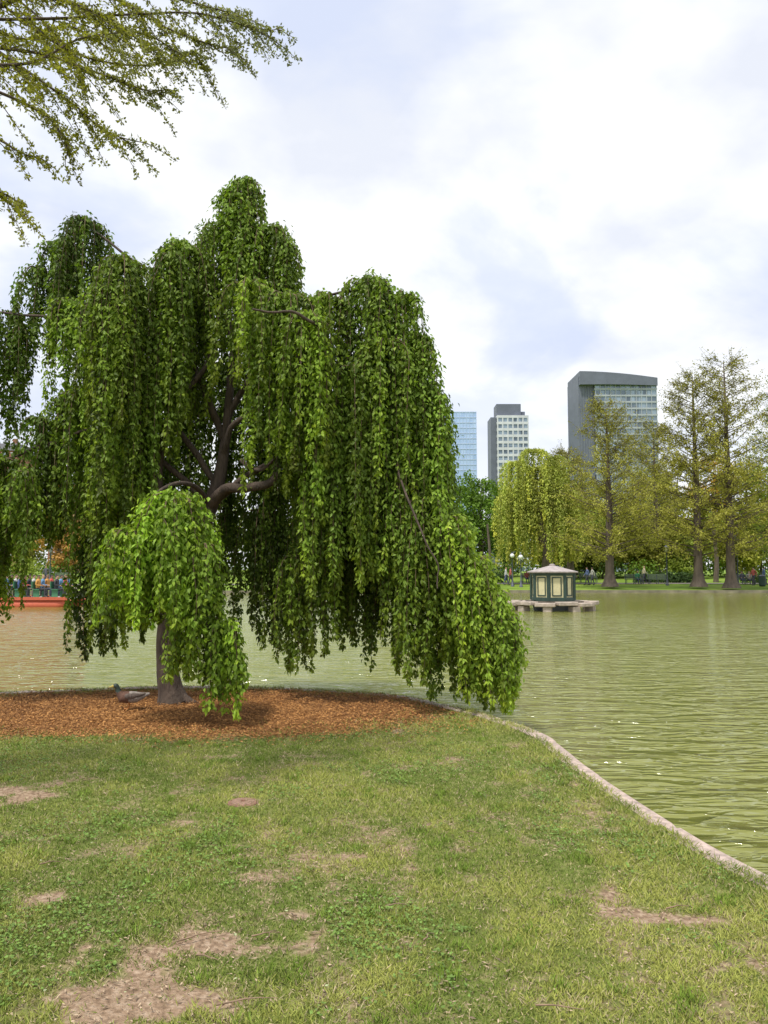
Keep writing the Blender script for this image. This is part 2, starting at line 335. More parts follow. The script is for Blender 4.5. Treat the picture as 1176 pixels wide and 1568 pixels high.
cas=[
(378,278,36,470,9.3,32,dict(limbfrom=.9,dr=.35)),(350,290,18,430,9.3,14,dict(dr=.2)),(412,350,46,600,9.2,34,dict(dr=.5)),(440,375,24,560,9.1,16,dict(dr=.3)),(330,350,28,560,9.5,24,dict(dr=.45)),
(280,378,46,640,9.2,34,dict(limbfrom=.75,dr=.5)),(262,392,30,700,8.9,20,dict(dr=.4)),
(185,398,64,780,8.8,52,dict(limbfrom=.6,dr=.55)),(165,440,50,700,8.6,26,dict(dr=.3,col=BR)),(205,480,60,860,8.9,34,dict(dr=.4)),
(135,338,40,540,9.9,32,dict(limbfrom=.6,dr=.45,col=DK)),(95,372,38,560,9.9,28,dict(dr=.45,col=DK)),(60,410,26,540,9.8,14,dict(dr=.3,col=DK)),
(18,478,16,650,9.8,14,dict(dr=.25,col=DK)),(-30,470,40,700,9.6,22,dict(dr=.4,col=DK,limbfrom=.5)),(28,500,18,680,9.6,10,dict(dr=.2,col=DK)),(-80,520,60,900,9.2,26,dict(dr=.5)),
(105,460,34,640,9.5,22,dict(dr=.3)),
(122,600,42,840,9.3,36,dict(dr=.5)),(62,640,34,820,9.2,26,dict(dr=.4,col=DK)),(0,700,36,960,9.0,30,dict(dr=.5,col=D,limbfrom=.45)),(-50,680,60,960,8.9,22,dict(dr=.5)),(40,720,26,860,8.7,14,dict(dr=.3)),
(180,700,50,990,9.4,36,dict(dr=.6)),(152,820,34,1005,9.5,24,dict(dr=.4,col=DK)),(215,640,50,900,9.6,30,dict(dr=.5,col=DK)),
(382,432,50,600,8.6,30,dict(col=BR,dr=.4)),(440,452,60,760,8.7,44,dict(dr=.5,limbfrom=.7)),(470,480,45,720,8.4,26,dict(dr=.3,col=BR)),
(500,455,46,860,9.0,34,dict(dr=.5)),(562,432,56,760,9.2,46,dict(limbfrom=.65,dr=.6)),(610,455,46,850,9.2,36,dict(dr=.6)),(590,520,50,900,8.8,32,dict(dr=.4)),
(640,520,34,860,9.2,28,dict(dr=.5)),(655,600,34,900,9.1,30,dict(dr=.5)),(668,660,26,900,9.3,20,dict(dr=.4)),
(540,560,50,900,8.7,30,dict(dr=.3)),(490,620,46,920,8.7,26,dict(dr=.3)),
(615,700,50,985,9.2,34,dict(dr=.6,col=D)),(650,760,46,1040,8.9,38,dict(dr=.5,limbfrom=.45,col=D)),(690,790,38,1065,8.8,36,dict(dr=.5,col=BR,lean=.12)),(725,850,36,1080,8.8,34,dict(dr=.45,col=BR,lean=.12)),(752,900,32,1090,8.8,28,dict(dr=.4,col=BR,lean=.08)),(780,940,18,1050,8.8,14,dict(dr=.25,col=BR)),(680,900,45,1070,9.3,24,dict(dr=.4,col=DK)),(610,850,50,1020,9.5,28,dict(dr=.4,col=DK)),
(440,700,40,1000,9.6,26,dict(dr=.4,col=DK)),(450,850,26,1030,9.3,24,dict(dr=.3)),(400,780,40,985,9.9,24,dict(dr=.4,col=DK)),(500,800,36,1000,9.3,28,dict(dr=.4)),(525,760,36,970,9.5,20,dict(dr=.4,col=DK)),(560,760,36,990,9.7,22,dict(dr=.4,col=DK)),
(265,755,60,960,7.9,60,dict(dr=.45,col=(.21,.33,.035),drop=.9)),(200,810,42,965,7.8,34,dict(dr=.35,col=(.21,.33,.035))),(310,830,30,1040,7.8,28,dict(dr=.3,col=(.19,.30,.032))),(345,950,24,1095,7.8,24,dict(dr=.2,col=(.19,.30,.032))),(295,900,30,1040,7.9,20,dict(dr=.3,col=BR)),  # front clump: sunlight painted in as a lighter green
(300,420,70,800,10.6,32,dict(dr=.5,col=DK)),(420,430,70,800,10.6,34,dict(dr=.5,col=DK)),(250,560,70,900,10.5,32,dict(dr=.5,col=DK)),(350,560,70,860,10.8,34,dict(dr=.5,col=DK)),(450,600,70,900,10.6,36,dict(dr=.5,col=DK)),(540,600,60,920,10.4,32,dict(dr=.5,col=DK)),(180,560,60,880,10.5,28,dict(dr=.5,col=DK)),(330,750,60,970,10.6,30,dict(dr=.5,col=DK)),(230,800,50,960,10.5,22,dict(dr=.4,col=DK)),(620,640,50,930,10.3,28,dict(dr=.5,col=DK)),  # back curtains, crown shade painted in with the darker green
]
for c in cas: 
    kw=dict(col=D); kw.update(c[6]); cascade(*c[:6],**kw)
LF.build('foliage',M_leaf,TR); TW.build('hanging_twigs',M_twig,TR)
limb([P(500,500,8.5),P(470,488,8.2),P(430,480,8.05),P(388,472,8.0)],.022,.010)
limb([P(600,700,8.8),P(640,790,8.3),P(665,850,8.15),P(672,900,8.1)],.014,.006)
LB.build('trunk_and_limbs',M_bark,TR)
print('leaves',sum(len(a) for a in LF.p))
# ------------------------------------------------------------------ overhanging tree
OV=empty('overhanging_elm_tree'); OT=Tubes(); OL=Leaves()
tb=np.array([-6.2,4.6,0]); OT.add(spline([tb,tb+[.1,0,2],tb+[.2,0,4],tb+[.1,.1,6.5]],6),np.linspace(.3,.12,19),12)
def obr(pts,d,r0=.011,twn=10,seed=0):
    w=[P(a,b2,d+dd_) for a,b2,dd_ in pts]; s=spline(w,8)
    root=spline([tb+[.2,0,3.2],(tb+[.2,0,3.6])*.4+w[0]*.6+[0,0,-.1],w[0]],6); OT.add(root,np.linspace(.06,r0,len(root)),6)
    OT.add(s,np.linspace(r0,.003,len(s)),5)
    twn=int(twn*1.45)
    for i in range(twn):
        t=(i+rng.random())/twn; k=min(int(t*(len(s)-1)),len(s)-2); q=s[k]; dr_=norm(s[k+1]-s[k])
        dv=norm(dr_*.9+np.array([rng.normal(0,.25),rng.normal(0,.6),-.6+rng.normal(0,.42)])); ln=(.14+.36*rng.random())*(1-.35*t)
        tw=spline([q,q+dv*ln*.5+[0,0,.02],q+dv*ln+[.04,0,-.03]],5); OT.add(tw,np.linspace(.0035,.0013,len(tw)),4); tufts(tw,t)
    tufts(s[len(s)//4:],.5)
def tufts(tw,t0):
    seg=np.linalg.norm(np.diff(tw,axis=0),axis=1);cum=np.r_[0,np.cumsum(seg)];Lg=cum[-1];nt_=int(Lg/.023)
    for j in range(nt_):
        t=(j+rng.random())/nt_*Lg; p=np.array([np.interp(t,cum,tw[:,i]) for i in range(3)]); k=rng.integers(5,9)
        ax=norm(rng.normal(0,1,3)); off=ax*.013+rng.normal(0,.007,(k,3))
        grey=np.clip((p[0]+1.9)*.8+.3*rng.normal(),0,1)
        c=np.array([.31,.31,.035])*(1-grey)+np.array([.25,.27,.16])*grey; c=c*(.45+.75*rng.random((k,1)))
        OL.add(p+off,off*10+rng.normal(0,.4,(k,3)),rng.normal(0,1,(k,3)),.017+.012*rng.random(k),.010+.007*rng.random(k),c)
for pts,dd_,n in [([(-40,30,0),(90,28,0),(200,22,.1),(300,20,.1),(370,38,.1),(420,48,.1)],4.7,18),([(-40,70,0),(60,82,.0),(150,112,.1),(210,134,.2),(252,146,.2)],4.6,17),
([(-30,-20,0),(60,50,.1),(140,90,.2),(230,100,.3),(290,82,.3),(316,106,.3)],5.0,18),([(-30,60,0),(50,115,.1),(110,158,.2),(160,200,.2),(204,216,.2)],4.4,15),
([(-30,130,0),(30,155,.1),(75,182,.2),(98,212,.2),(104,238,.2)],4.3,10),([(60,-60,0),(170,-5,.1),(260,45,.2),(330,70,.2),(366,74,.2)],4.9,17),([(150,-60,0),(250,-10,.1),(310,8,.1),(350,20,.1),(390,42,.1)],5.1,13),
([(-60,190,0),(0,215,.1),(28,232,.1),(50,240,.1)],4.3,4),([(-60,260,0),(-20,285,.1),(12,300,.1),(42,318,.1)],4.2,5),([(-30,0,0),(60,-5,.1),(150,20,.2),(210,60,.2),(245,85,.2)],4.5,16),([(-30,100,0),(50,95,.0),(120,60,.1),(180,50,.2)],4.2,12),([(-60,-60,0),(40,10,.1),(90,60,.1),(120,105,.2),(130,140,.2)],5.2,12),([(-30,40,0),(40,60,.1),(100,40,.1),(160,70,.2),(210,90,.2)],5.3,13),([(0,-40,0),(100,0,.1),(180,40,.1),(240,60,.2),(280,88,.2)],4.8,14)]:
    obr(pts,dd_,twn=n)
OL.build('spring_leaves',M_leaf,OV); OT.build('trunk_and_branches',M_bark,OV)
# ------------------------------------------------------------------ water
m=bpy.data.materials.new('pond_water'); N,L=nt(m); b=N['Principled BSDF']
b.inputs['Base Color'].default_value=(.215,.225,.045,1); b.inputs['Roughness'].default_value=.07; b.inputs['IOR'].default_value=1.45; b.inputs['Specular IOR Level'].default_value=.8
tc=N.new('ShaderNodeTexCoord'); hs=[]
for sc,st,amp,dt,ridge in [(1.05,(.8,2.3,1),1.0,1,True),(2.9,(.75,2.0,1),.45,2,True),(.3,(1,2,1),.5,2,False)]:
    mp=N.new('ShaderNodeMapping'); mp.inputs['Scale'].default_value=st; mp.inputs['Rotation'].default_value=(0,0,.10); L.new(tc.outputs['Object'],mp.inputs['Vector'])
    n=N.new('ShaderNodeTexNoise'); n.inputs['Scale'].default_value=sc; n.inputs['Detail'].default_value=dt; n.inputs['Roughness'].default_value=.45; n.inputs['Distortion'].default_value=.6; L.new(mp.outputs[0],n.inputs['Vector'])
    o=n.outputs['Fac']
    if ridge:
        o=math_('SUBTRACT',1.0,math_('POWER',math_('ABSOLUTE',math_('MULTIPLY',math_('SUBTRACT',o,.5,N=N,L=L),2.6,N=N,L=L),N=N,L=L),.8,N=N,L=L),N=N,L=L)
        o=math_('MULTIPLY',o,.55,N=N,L=L)
    hs.append(math_('MULTIPLY',o,amp,N=N,L=L))
h=math_('ADD',math_('ADD',hs[0],hs[1],N=N,L=L),hs[2],N=N,L=L)
sxy=N.new('ShaderNodeSeparateXYZ'); L.new(tc.outputs['Object'],sxy.inputs[0])
mr=N.new('ShaderNodeMapRange'); mr.interpolation_type='SMOOTHSTEP'; mr.inputs['From Min'].default_value=3; mr.inputs['From Max'].default_value=42; mr.inputs['To Min'].default_value=1.0; mr.inputs['To Max'].default_value=.14; L.new(sxy.outputs['Y'],mr.inputs['Value'])
bp=N.new('ShaderNodeBump'); L.new(mr.outputs[0],bp.inputs['Strength']); bp.inputs['Distance'].default_value=.24; L.new(h,bp.inputs['Height']); L.new(bp.outputs[0],b.inputs['Normal'])
WZ=-.3
fast_mesh('pond_water',[(-160,-90,WZ),(160,-90,WZ),(160,70,WZ),(-160,70,WZ)],[(0,1,2,3)],m)
# ------------------------------------------------------------------ far bank
def farz(y): return np.clip(-.12+.03*(y-62),-.12,.85)
def fshore(x): return 62+1.5*np.sin(x/22+.6)+.03*np.clip(-x-20,0,200)
M_fg=bpy.data.materials.new('far_lawn'); N,L=nt(M_fg); b=N['Principled BSDF']; b.inputs['Roughness'].default_value=.95; b.inputs['Specular IOR Level'].default_value=.1
tc=N.new('ShaderNodeTexCoord'); nA=N.new('ShaderNodeTexNoise'); nA.inputs['Scale'].default_value=.25; nA.inputs['Detail'].default_value=8; L.new(tc.outputs['Object'],nA.inputs['Vector'])
L.new(ramp(nA.outputs['Fac'],[(.3,(.11,.19,.025)),(.55,(.20,.29,.045)),(.75,(.28,.32,.08))],N=N,L=L),b.inputs['Base Color'])
xs=np.linspace(-160,160,161); ts=np.array([0,.5,2,5,8,12,18,25,35,60])
XX,TT=np.meshgrid(xs,ts); YY=fshore(XX)+TT; ZZ=farz(62+TT)+(fbm(XX*.2,YY*.2)-.5)*.1*(TT>1)
k=np.arange(len(xs)*len(ts)).reshape(len(ts),len(xs))
fast_mesh('far_bank_lawn',np.stack([XX,YY,ZZ],-1).reshape(-1,3),np.stack([k[:-1,:-1],k[:-1,1:],k[1:,1:],k[1:,:-1]],-1).reshape(-1,4),M_fg,smooth=True)
fast_mesh('ground',[(-2500,110,.55),(2500,110,.55),(2500,3500,.55),(-2500,3500,.55),(-2500,-2500,-.9),(2500,-2500,-.9),(2500,110,-.9),(-2500,110,-.9)],[(0,1,2,3),(4,5,6,7)],M_fg)
xs2=np.linspace(-160,160,321); ysh=fshore(xs2)
V=np.concatenate([np.stack([xs2,ysh+.35,np.full(321,-.08)],-1),np.stack([xs2,ysh-.02,np.full(321,-.08)],-1),np.stack([xs2,ysh-.05,np.full(321,-.7)],-1)])
i=np.arange(320); fast_mesh('far_granite_edge',V,np.concatenate([np.stack([i,i+1,i+322,i+321],-1),np.stack([i+321,i+322,i+643,i+642],-1)]),M_wetstone)
pv=[];
for t0 in (10.0,11.8): pv.append(np.stack([xs2,fshore(xs2)+t0+.8*np.sin(xs2/15),farz(62+t0+.8*np.sin(xs2/15)-0)+.05+0*xs2],-1))
fast_mesh('park_path',np.concatenate(pv),np.stack([i,i+1,i+322,i+321],-1),mat('path_asphalt',(.20,.18,.15),.9,.15,1))
# ------------------------------------------------------------------ generic far trees
def round_tree(LV,TB,x,y,z0,H,R,col,n=4500,ls=.3,cz=.6):
    col=np.array(col); TB.add(spline([(x,y,z0-.2),(x+.2,y,z0+H*.2),(x,y+.1,z0+H*.55),(x+.2,y,z0+H*.85)],4),np.linspace(.022*H,.004*H,13),7)
    nc=int(30+R*4); cen=norm(rng.normal(0,1,(nc,3)))*(rng.random((nc,1))**.4)*[R*.85,R*.85,H*(1-cz)*.95]; cen+= [x,y,z0+H*cz]
    cs=R*(.24+.16*rng.random(nc))
    for c_ in cen[:14]:
        a=np.array([x,y,z0+H*(.2+.2*rng.random())]); TB.add(spline([a,(a+c_)/2+[0,0,.3],c_],4),np.linspace(.008*H,.002*H,9),5)
    w=rng.integers(0,nc,n); o=norm(rng.normal(0,1,(n,3)))*(rng.random((n,1))**.5)*cs[w][:,None]*[1,1,.75]
    p=cen[w]+o; od=norm(o); f=(.75+.5*rng.random(nc))[w]*(1+rng.normal(0,.2,n)); f=np.clip(f,.3,1.8)[:,None]
    LV.add(p,rng.normal(0,1,(n,3)),od+[0,0,.6]+rng.normal(0,.4,(n,3)),ls*(.6+.8*rng.random(n)),ls*.8*(.6+.8*rng.random(n)),col*f)
DL=Leaves();DT=Tubes()
YG=(.29,.29,.05);G=(.13,.22,.03);OR=(.38,.22,.07);PG=(.25,.31,.05);BN=(.28,.22,.10)
lst=[(735,718,44,92,G),(705,730,36,98,G),(770,740,34,100,G),(690,775,32,88,G),(880,735,48,104,YG),(845,745,40,112,YG),(935,735,45,112,YG),(985,715,46,106,YG),(1035,700,46,110,YG),(1090,688,40,112,(.5,.34,.05)),(1140,705,46,106,YG),(1185,690,46,108,PG),(1240,680,50,100,PG),(1300,700,60,100,G),(1380,690,60,98,PG),
(960,775,40,92,PG),(1020,780,40,90,YG),(905,780,34,95,PG),(1160,775,40,92,YG),(1090,780,40,96,PG),(870,790,36,90,PG),(830,790,40,96,YG),(985,800,36,88,YG),(1055,810,34,88,PG),(1125,805,34,90,YG),(920,815,30,88,YG),
(8,722,34,96,PG),(-45,700,60,96,G),(92,742,30,92,OR),(104,800,18,86,OR),(50,770,34,104,YG),(130,770,36,104,BN),(180,760,40,100,PG),(240,770,40,100,G),(300,780,44,98,YG),(360,770,44,98,PG),(420,780,44,104,G),(480,770,44,98,YG),(540,775,44,100,G),(600,770,40,104,PG),(655,765,40,98,G),(-130,700,60,96,YG),(-230,690,70,100,PG),(-350,700,70,98,G),(1480,700,70,98,YG)]
for px,top,hw,d,c in lst:
    q=P(px,top,d); z0=float(farz(d)); H=q[2]-z0; c=np.array(c)*(.85+.3*rng.random())
    round_tree(DL,DT,q[0],d,z0,H,hw*d/F*1.2,c,n=5200 if 650<px<1250 else 3000,ls=.36,cz=.54)
for i_ in range(90):
    px=-300+i_*19+rng.normal(0,6); d=84+rng.random()*16; q=P(px,844+rng.random()*20,d); z0=float(farz(d)); H=max(q[2]-z0,1.2)
    n=260; o=norm(rng.normal(0,1,(n,3)))*(rng.random((n,1))**.4)*[1.4+rng.random(),1.2,H*.5]; p=o+[q[0],d,z0+H*.5]
    c=np.array([G,(.07,.12,.025),PG][rng.integers(0,3)])*(.7+.5*rng.random((n,1))); DL.add(p,rng.normal(0,1,(n,3)),norm(o)+[0,0,.5],.3,.22,c)
for px,w_ in [(1010,1.6),(1030,1.8),(1048,1.3),(985,1.2),(745,1.3),(760,1.1),(850,1.2),(1150,1.4)]:
    d=77; x_=(px-588)/F*d; z0=float(farz(d)); n=700; o=norm(rng.normal(0,1,(n,3)))*(rng.random((n,1))**.3)*[w_,.9,.75]; o[:,2]=np.abs(o[:,2])*1.4
    DL.add(o+[x_,d,z0+.05],rng.normal(0,1,(n,3)),norm(o)+[0,0,.5],.2,.15,np.array((.05,.09,.025))*(.6+.8*rng.random((n,1))))
for px,d,w_ in [(748,82,.22),(842,80,.3),(1094,78,.28),(1022,92,.2),(700,84,.25),(965,90,.2)]:
    x_=(px-588)/F*d; z0=float(farz(d)); DT.add(spline([(x_,d,z0-.2),(x_+.15,d,z0+2.5),(x_-.1,d,z0+6)],4),np.linspace(w_,w_*.5,9),7)
TM=empty('distant_tree_mass'); DL.build('foliage',M_far,TM); DT.build('trunks',M_barkgrey,TM)
def cypress(px,base,top,d,hw,dens=1.0,colr=(.36,.35,.07)):
    E=empty('bald_cypress_tree'); TB=Tubes(); LV=Leaves(); q=P(px,top,d); z0=P(px,base,d)[2]; H=q[2]-z0; x=q[0]; R=hw*d/F
    TB.add([(x,d,z0-.3),(x,d,z0+.25),(x,d,z0+1),(x+.08,d,z0+H*.4),(x,d,z0+H*.75),(x,d,z0+H)],[.80,.52,.38,.28,.13,.03],9)
    nb=int(125*dens)
    for i_ in range(nb):
        t=.12+.87*(i_+rng.random())/nb; ph=rng.random()*6.283; ln=R*(1-max(0,(t-.35)/.72)**1.8)*(.75+.4*rng.random())*min(1,.6+t*2)+.3
        a=np.array([x,d,z0+H*t]); dv=np.array([math.cos(ph),math.sin(ph),.25+.35*t])
        e=a+dv*ln; mid=a+dv*ln*.55+[0,0,-.15+.1*rng.random()]; s=spline([a,mid,e],5); TB.add(s,np.linspace(.055*(1.1-t)+.015,.010,len(s)),4)
        for k_ in range(11):
            tt=.2+.8*rng.random(); p0=s[int(tt*(len(s)-1))]; d2=norm(dv*[1,1,.3]+rng.normal(0,.6,3)); l2=.5+1.0*rng.random(); e2=p0+d2*l2
            TB.add([p0,(p0+e2)/2,e2],[.014,.010,.006],3)
            n=int(17*dens*(1.35-t)); u=rng.random((n,1)); LV.add(p0+(e2-p0)*u+rng.normal(0,.10,(n,3)),rng.normal(0,1,(n,3)),rng.normal(0,1,(n,3))+[0,-.2,.5],.13+.10*rng.random(n),.10,np.array(colr)*(.6+.7*rng.random((n,1)))*(1.1 if t<.6 else .8))
    LV.build('foliage',M_far,E); TB.build('trunk_and_branches',M_barkgrey,E)
cypress(928,893,618,67,70); cypress(1060,893,575,66,70); cypress(1108,895,552,65,78); cypress(1205,894,590,67,66,colr=(.26,.34,.06)); cypress(870,880,690,84,36); cypress(1000,882,650,88,50)
# willow
WL=empty('weeping_willow_tree'); WLf=Leaves(); WT=Tubes(); WC=(.33,.38,.08)
for cx,top,hw,bot,n in [(815,688,34,800,44),(788,708,30,850,38),(850,700,32,840,38),(820,735,56,868,64),(776,758,22,868,28),(868,752,22,862,28),(830,715,44,866,46)]:
    cascade(cx,top,hw,bot,74,n,dr=2.4,col=WC,ls=3.4,rr=.24,dens=150,twig=False,LFt=WLf,TWt=WT,nf=1.,jitc=.18)
q=P(830,700,74); z0=float(farz(74)); WT.add(spline([(q[0],74,z0-.2),(q[0]+.3,74,z0+3),(q[0]-.2,74,z0+6),(q[0],74,q[2]-.8)],5),np.linspace(.5,.12,16),8)
for a,b2 in [(790,720),(850,712),(815,695),(860,765),(785,765)]:
    e=P(a,b2,74); WT.add(spline([(q[0]+.2,74,z0+3.2),((q[0]+e[0])/2,74,(z0+3.2+e[2])/2+.8),e],5),np.linspace(.22,.05,11),6)
WLf.build('foliage',M_far,WL); WT.build('trunk_and_limbs',M_barkgrey,WL)
# ------------------------------------------------------------------ buildings
def glassmat(name,c1,c2,sc,rough=.15,metal=.3):
    m=bpy.data.materials.new(name); N,L=nt(m); b=N['Principled BSDF']; b.inputs['Roughness'].default_value=rough; b.inputs['Metallic'].default_value=metal
    tc=N.new('ShaderNodeTexCoord'); s=N.new('ShaderNodeVectorMath'); s.operation='SNAP'; s.inputs[1].default_value=sc; L.new(tc.outputs['Object'],s.inputs[0])
    w=N.new('ShaderNodeTexWhiteNoise'); L.new(s.outputs[0],w.inputs['Vector']); L.new(mixc(w.outputs['Value'],c1,c2,N=N,L=L),b.inputs['Base Color']); return m
def tower(name,x0,x1,y,dep,z1,fl,bays,mglass,mslab,slabh=.28,out=.35,top=None,rot=0,finw=.06):
    E=empty(name,((x0+x1)/2,y,0)); E.rotation_euler[2]=rot; W=x1-x0; fh=z1/fl
    boxes('glass_walls',[(0,dep/2,z1/2,W,dep,z1)],mglass,E)
    boxes('floor_bands',[(0,dep/2,fh*(k+1),W+2*out,dep+2*out,fh*slabh) for k in range(fl)],mslab,E)
    bl=[]
    for k in range(bays+1):
        bl.append((-W/2+W*k/bays,-out*.6,z1/2,W/bays*finw*2,out,z1-.4))
    nb=max(2,int(dep/W*bays))
    for k in range(1,nb): 
        for sx in(-1,1): bl.append((sx*(W/2+out*.6-.05),dep*k/nb,z1/2,out,dep/nb*finw*2,z1-.4))
    boxes('mullions',bl,mslab,E)
    if top: boxes('roof_plant',top[0],top[1],E)
    return E
k=420/F
Gd=glassmat('dark_glass',(.10,.13,.17),(.32,.40,.48),(2.4,2.4,3.6)); Gl=glassmat('blue_glass',(.36,.50,.76),(.48,.62,.86),(3,3,4),.3,.1)
Sl=mat('pale_panel',(.38,.41,.45),.6,.1,.2); Dk=mat('dark_cladding',(.075,.085,.11),.5,.15,.2); Wh=mat('white_concrete',(.62,.64,.68),.7,.1,.3); Dg=mat('grey_blue_cladding',(.13,.145,.19),.5,.12,.2)  # tower glass and facade tones lightened, distance haze painted into the colour
X0=(893-588)*k;X1=(1011-588)*k
E=tower('curved_glass_office_tower',(916-588)*k,X1,420,26,P(950,586,420)[2],29,12,Gd,Sl,.26,.4)
cxm=((916-588)*k+X1)/2; zt=P(950,588,420)[2]; zl=P(891,569,420)[2]; zr=P(1011,579,420)[2]
boxes('dark_side_wing',[(X0+4.2-cxm-.6,14.,zl*.5-1.2,8.6,25,zl-2.4)],Dg,E)
ns=14; V=[];Fq=[]
for s_ in range(ns+1):
    t=s_/ns; xx=(X0-.4-cxm)+(X1-X0+.9)*t; yy=-1.2-1.4*math.sin(t*math.pi)
    zz=zl+(zr-zl)*t**1.3
    for (y_,z_) in [(yy,zt-.5-.6*t),(yy,zz),(27,zz+.3),(27,zt-.5)]: V.append((xx,y_,z_))
for s_ in range(ns):
    for j_ in range(4): a=s_*4+j_; b_=s_*4+(j_+1)%4; Fq.append((a,b_,b_+4,a+4))
Fq+= [(0,1,2,3),(ns*4+3,ns*4+2,ns*4+1,ns*4)]
fast_mesh('sloping_crown',V,Fq,Dg,parent=E)
fins=[(X0-cxm+.6+1.4*q_,1.35,zl/2-2,.25,.35,zl-5) for q_ in range(5)]
boxes('side_fins',fins,mat('grey_fin',(.20,.22,.26),.5),E)
k2=480/F; zt=P(780,638,480)[2]; za=P(780,618,480)[2]
tower('concrete_apartment_tower',(764-588)*k2,(811-588)*k2,480,18,zt,24,6,Gd,Wh,.40,.4,rot=.0,finw=.12,top=([(-2.2,8,(zt+za)/2+.2,15.5,12,za-zt),(6.5,8,zt+2,4,8,4),(-9.3-1.8,9.5,zt/2-1,5.2,15,zt+2)],Dg))
k3=600/F; zt=P(710,631,600)[2]
tower('blue_glass_tower',(684-588)*k3,(731-588)*k3,600,22,zt,30,9,Gl,mat('blue_panel',(.46,.56,.76),.4,.05,.2),.16,.25)
BRK=mat('brick',(.30,.13,.09),.85,.2,.5)
for px0,px1,top,d in [(-60,22,690,230),(74,112,742,210),(560,690,745,260)]:
    kk=d/F; zt=P(0,top,d)[2]; W=(px1-px0)*kk
    E=empty('brick_rowhouse_building',((px0+px1)/2*kk-588*kk,d,0)); boxes('walls',[(0,6,zt/2,W,12,zt)],BRK,E)
    fl=int(zt/3.4); nb=max(3,int(W/2.6)); wl=[];sl=[]
    for f_ in range(fl):
        for b_ in range(nb):
            xx=-W/2+W*(b_+.5)/nb; zz=zt*(f_+.5)/fl; wl.append((xx,-.03,zz,1.1,.1,1.8)); sl.append((xx,-.1,zz-1.0,1.4,.3,.16)); sl.append((xx,-.1,zz+1.0,1.4,.25,.2))
    boxes('windows',wl,Gd,E); boxes('sills_and_lintels',sl,Wh,E)
    V=[(-W/2-.3,-.4,zt),(W/2+.3,-.4,zt),(W/2+.3,12.4,zt),(-W/2-.3,12.4,zt),(-W/2+1,2.5,zt+2.6),(W/2-1,2.5,zt+2.6),(W/2-1,9.5,zt+2.6),(-W/2+1,9.5,zt+2.6)]
    fast_mesh('mansard_roof',V,[(0,1,5,4),(1,2,6,5),(2,3,7,6),(3,0,4,7),(4,5,6,7),(3,2,1,0)],mat('slate',(.10,.10,.11),.7),parent=E)
    boxes('chimneys',[(-W*.3,5,zt+3.4,1.2,.8,2),(W*.3,5,zt+3.4,1.2,.8,2)],BRK,E)
# ------------------------------------------------------------------ duck house
hd=35.4; h0=P(855,915,hd); hx=h0[0]
DH=empty('duck_house',(hx,hd+1.2,0)); M_green=mat('dark_green_paint',(.03,.06,.045),.5,.2,6); M_cream=mat('cream_panel',(.62,.57,.33),.7,.12,5); M_roof=mat('weathered_roof',(.38,.33,.31),.8,.2,6,.3); M_st=mat('island_stone',(.42,.35,.29),.85,.3,5,.6)
R8=.98; z0=.16; z1=1.46
def ngon(n,r,z,ph=math.pi/8): return [(r*math.cos(ph+2*math.pi*i/n),r*math.sin(ph+2*math.pi*i/n),z) for i in range(n)]
def frust(name,rings,m,parent,n=8,cap=True,ph=math.pi/8):
    V=[];Fc=[]
    for r,z in rings: V+=ngon(n,r,z,ph)
    for a in range(len(rings)-1):
        for i_ in range(n): Fc.append((a*n+i_,a*n+(i_+1)%n,(a+1)*n+(i_+1)%n,(a+1)*n+i_))
    me=bpy.data.meshes.new(name); cf=[tuple(range(n-1,-1,-1)),tuple((len(rings)-1)*n+i_ for i_ in range(n))] if cap else []
    me.from_pydata(V,[],Fc+cf); me.materials.append(m); return link(bpy.data.objects.new(name,me),parent)
frust('panel_walls',[(R8,z0),(R8,z1)],M_cream,DH)
frust('base_rail',[(R8+.05,z0-.02),(R8+.05,z0+.14),(R8+.02,z0+.15)],M_green,DH); frust('eave_rail',[(R8+.03,z1-.14),(R8+.06,z1)],M_green,DH)
bl=[]
pts=ngon(8,R8+.01,0)
for i_ in range(8):
    a=pts[i_];b_=pts[(i_+1)%8]; an=math.atan2(b_[1]-a[1],b_[0]-a[0]); bl.append((a[0],a[1],(z0+z1)/2,.13,.13,z1-z0-.02,an+math.pi/8))
    mx_,my_=(a[0]+b_[0])/2,(a[1]+b_[1])/2; fx,fy=math.cos(an),math.sin(an)
    for s_ in(-1,1): bl.append((mx_+fx*s_*.2,my_+fy*s_*.2,(z0+z1)/2,.045,.05,.86,an))
    for zz in (z0+.24,z1-.22): bl.append((mx_,my_,zz,.44,.052,.05,an))
boxes('green_posts_and_frames',bl,M_green,DH)
frust('roof',[(R8+.22,z1-.01),(R8+.24,z1+.05),(.55,z1+.22),(.12,z1+.34)],M_roof,DH); frust('finial',[(.13,z1+.33),(.15,z1+.38),(.05,z1+.42)],M_roof,DH)
frust('dark_base',[(R8-.1,-.45),(R8+.02,z0-.03)],Dk,DH)
IS=empty('stone_island_platform',(hx,hd+1.2,0))
ring=[]
for i_ in range(12):
    a=2*math.pi*i_/12+.15; r=1.62; ring.append((r*math.cos(a)*1.12,r*math.sin(a),.03+.03*math.sin(i_*3),.92,.55,.17,a+math.pi/2+.06*math.sin(i_*5)))
boxes('capstones',ring,M_st,IS,.03)
boxes('stone_piers',[(1.6*math.cos(a)*1.12,1.6*math.sin(a),-.32,.42,.40,.5,a) for a in [math.pi*2*i_/9+.9 for i_ in range(9)]],M_st,IS,.04)
boxes('deck',[(0,0,.10,2.2,2.2,.06)],mat('deck_wood',(.16,.13,.1),.8,.3,5),IS)
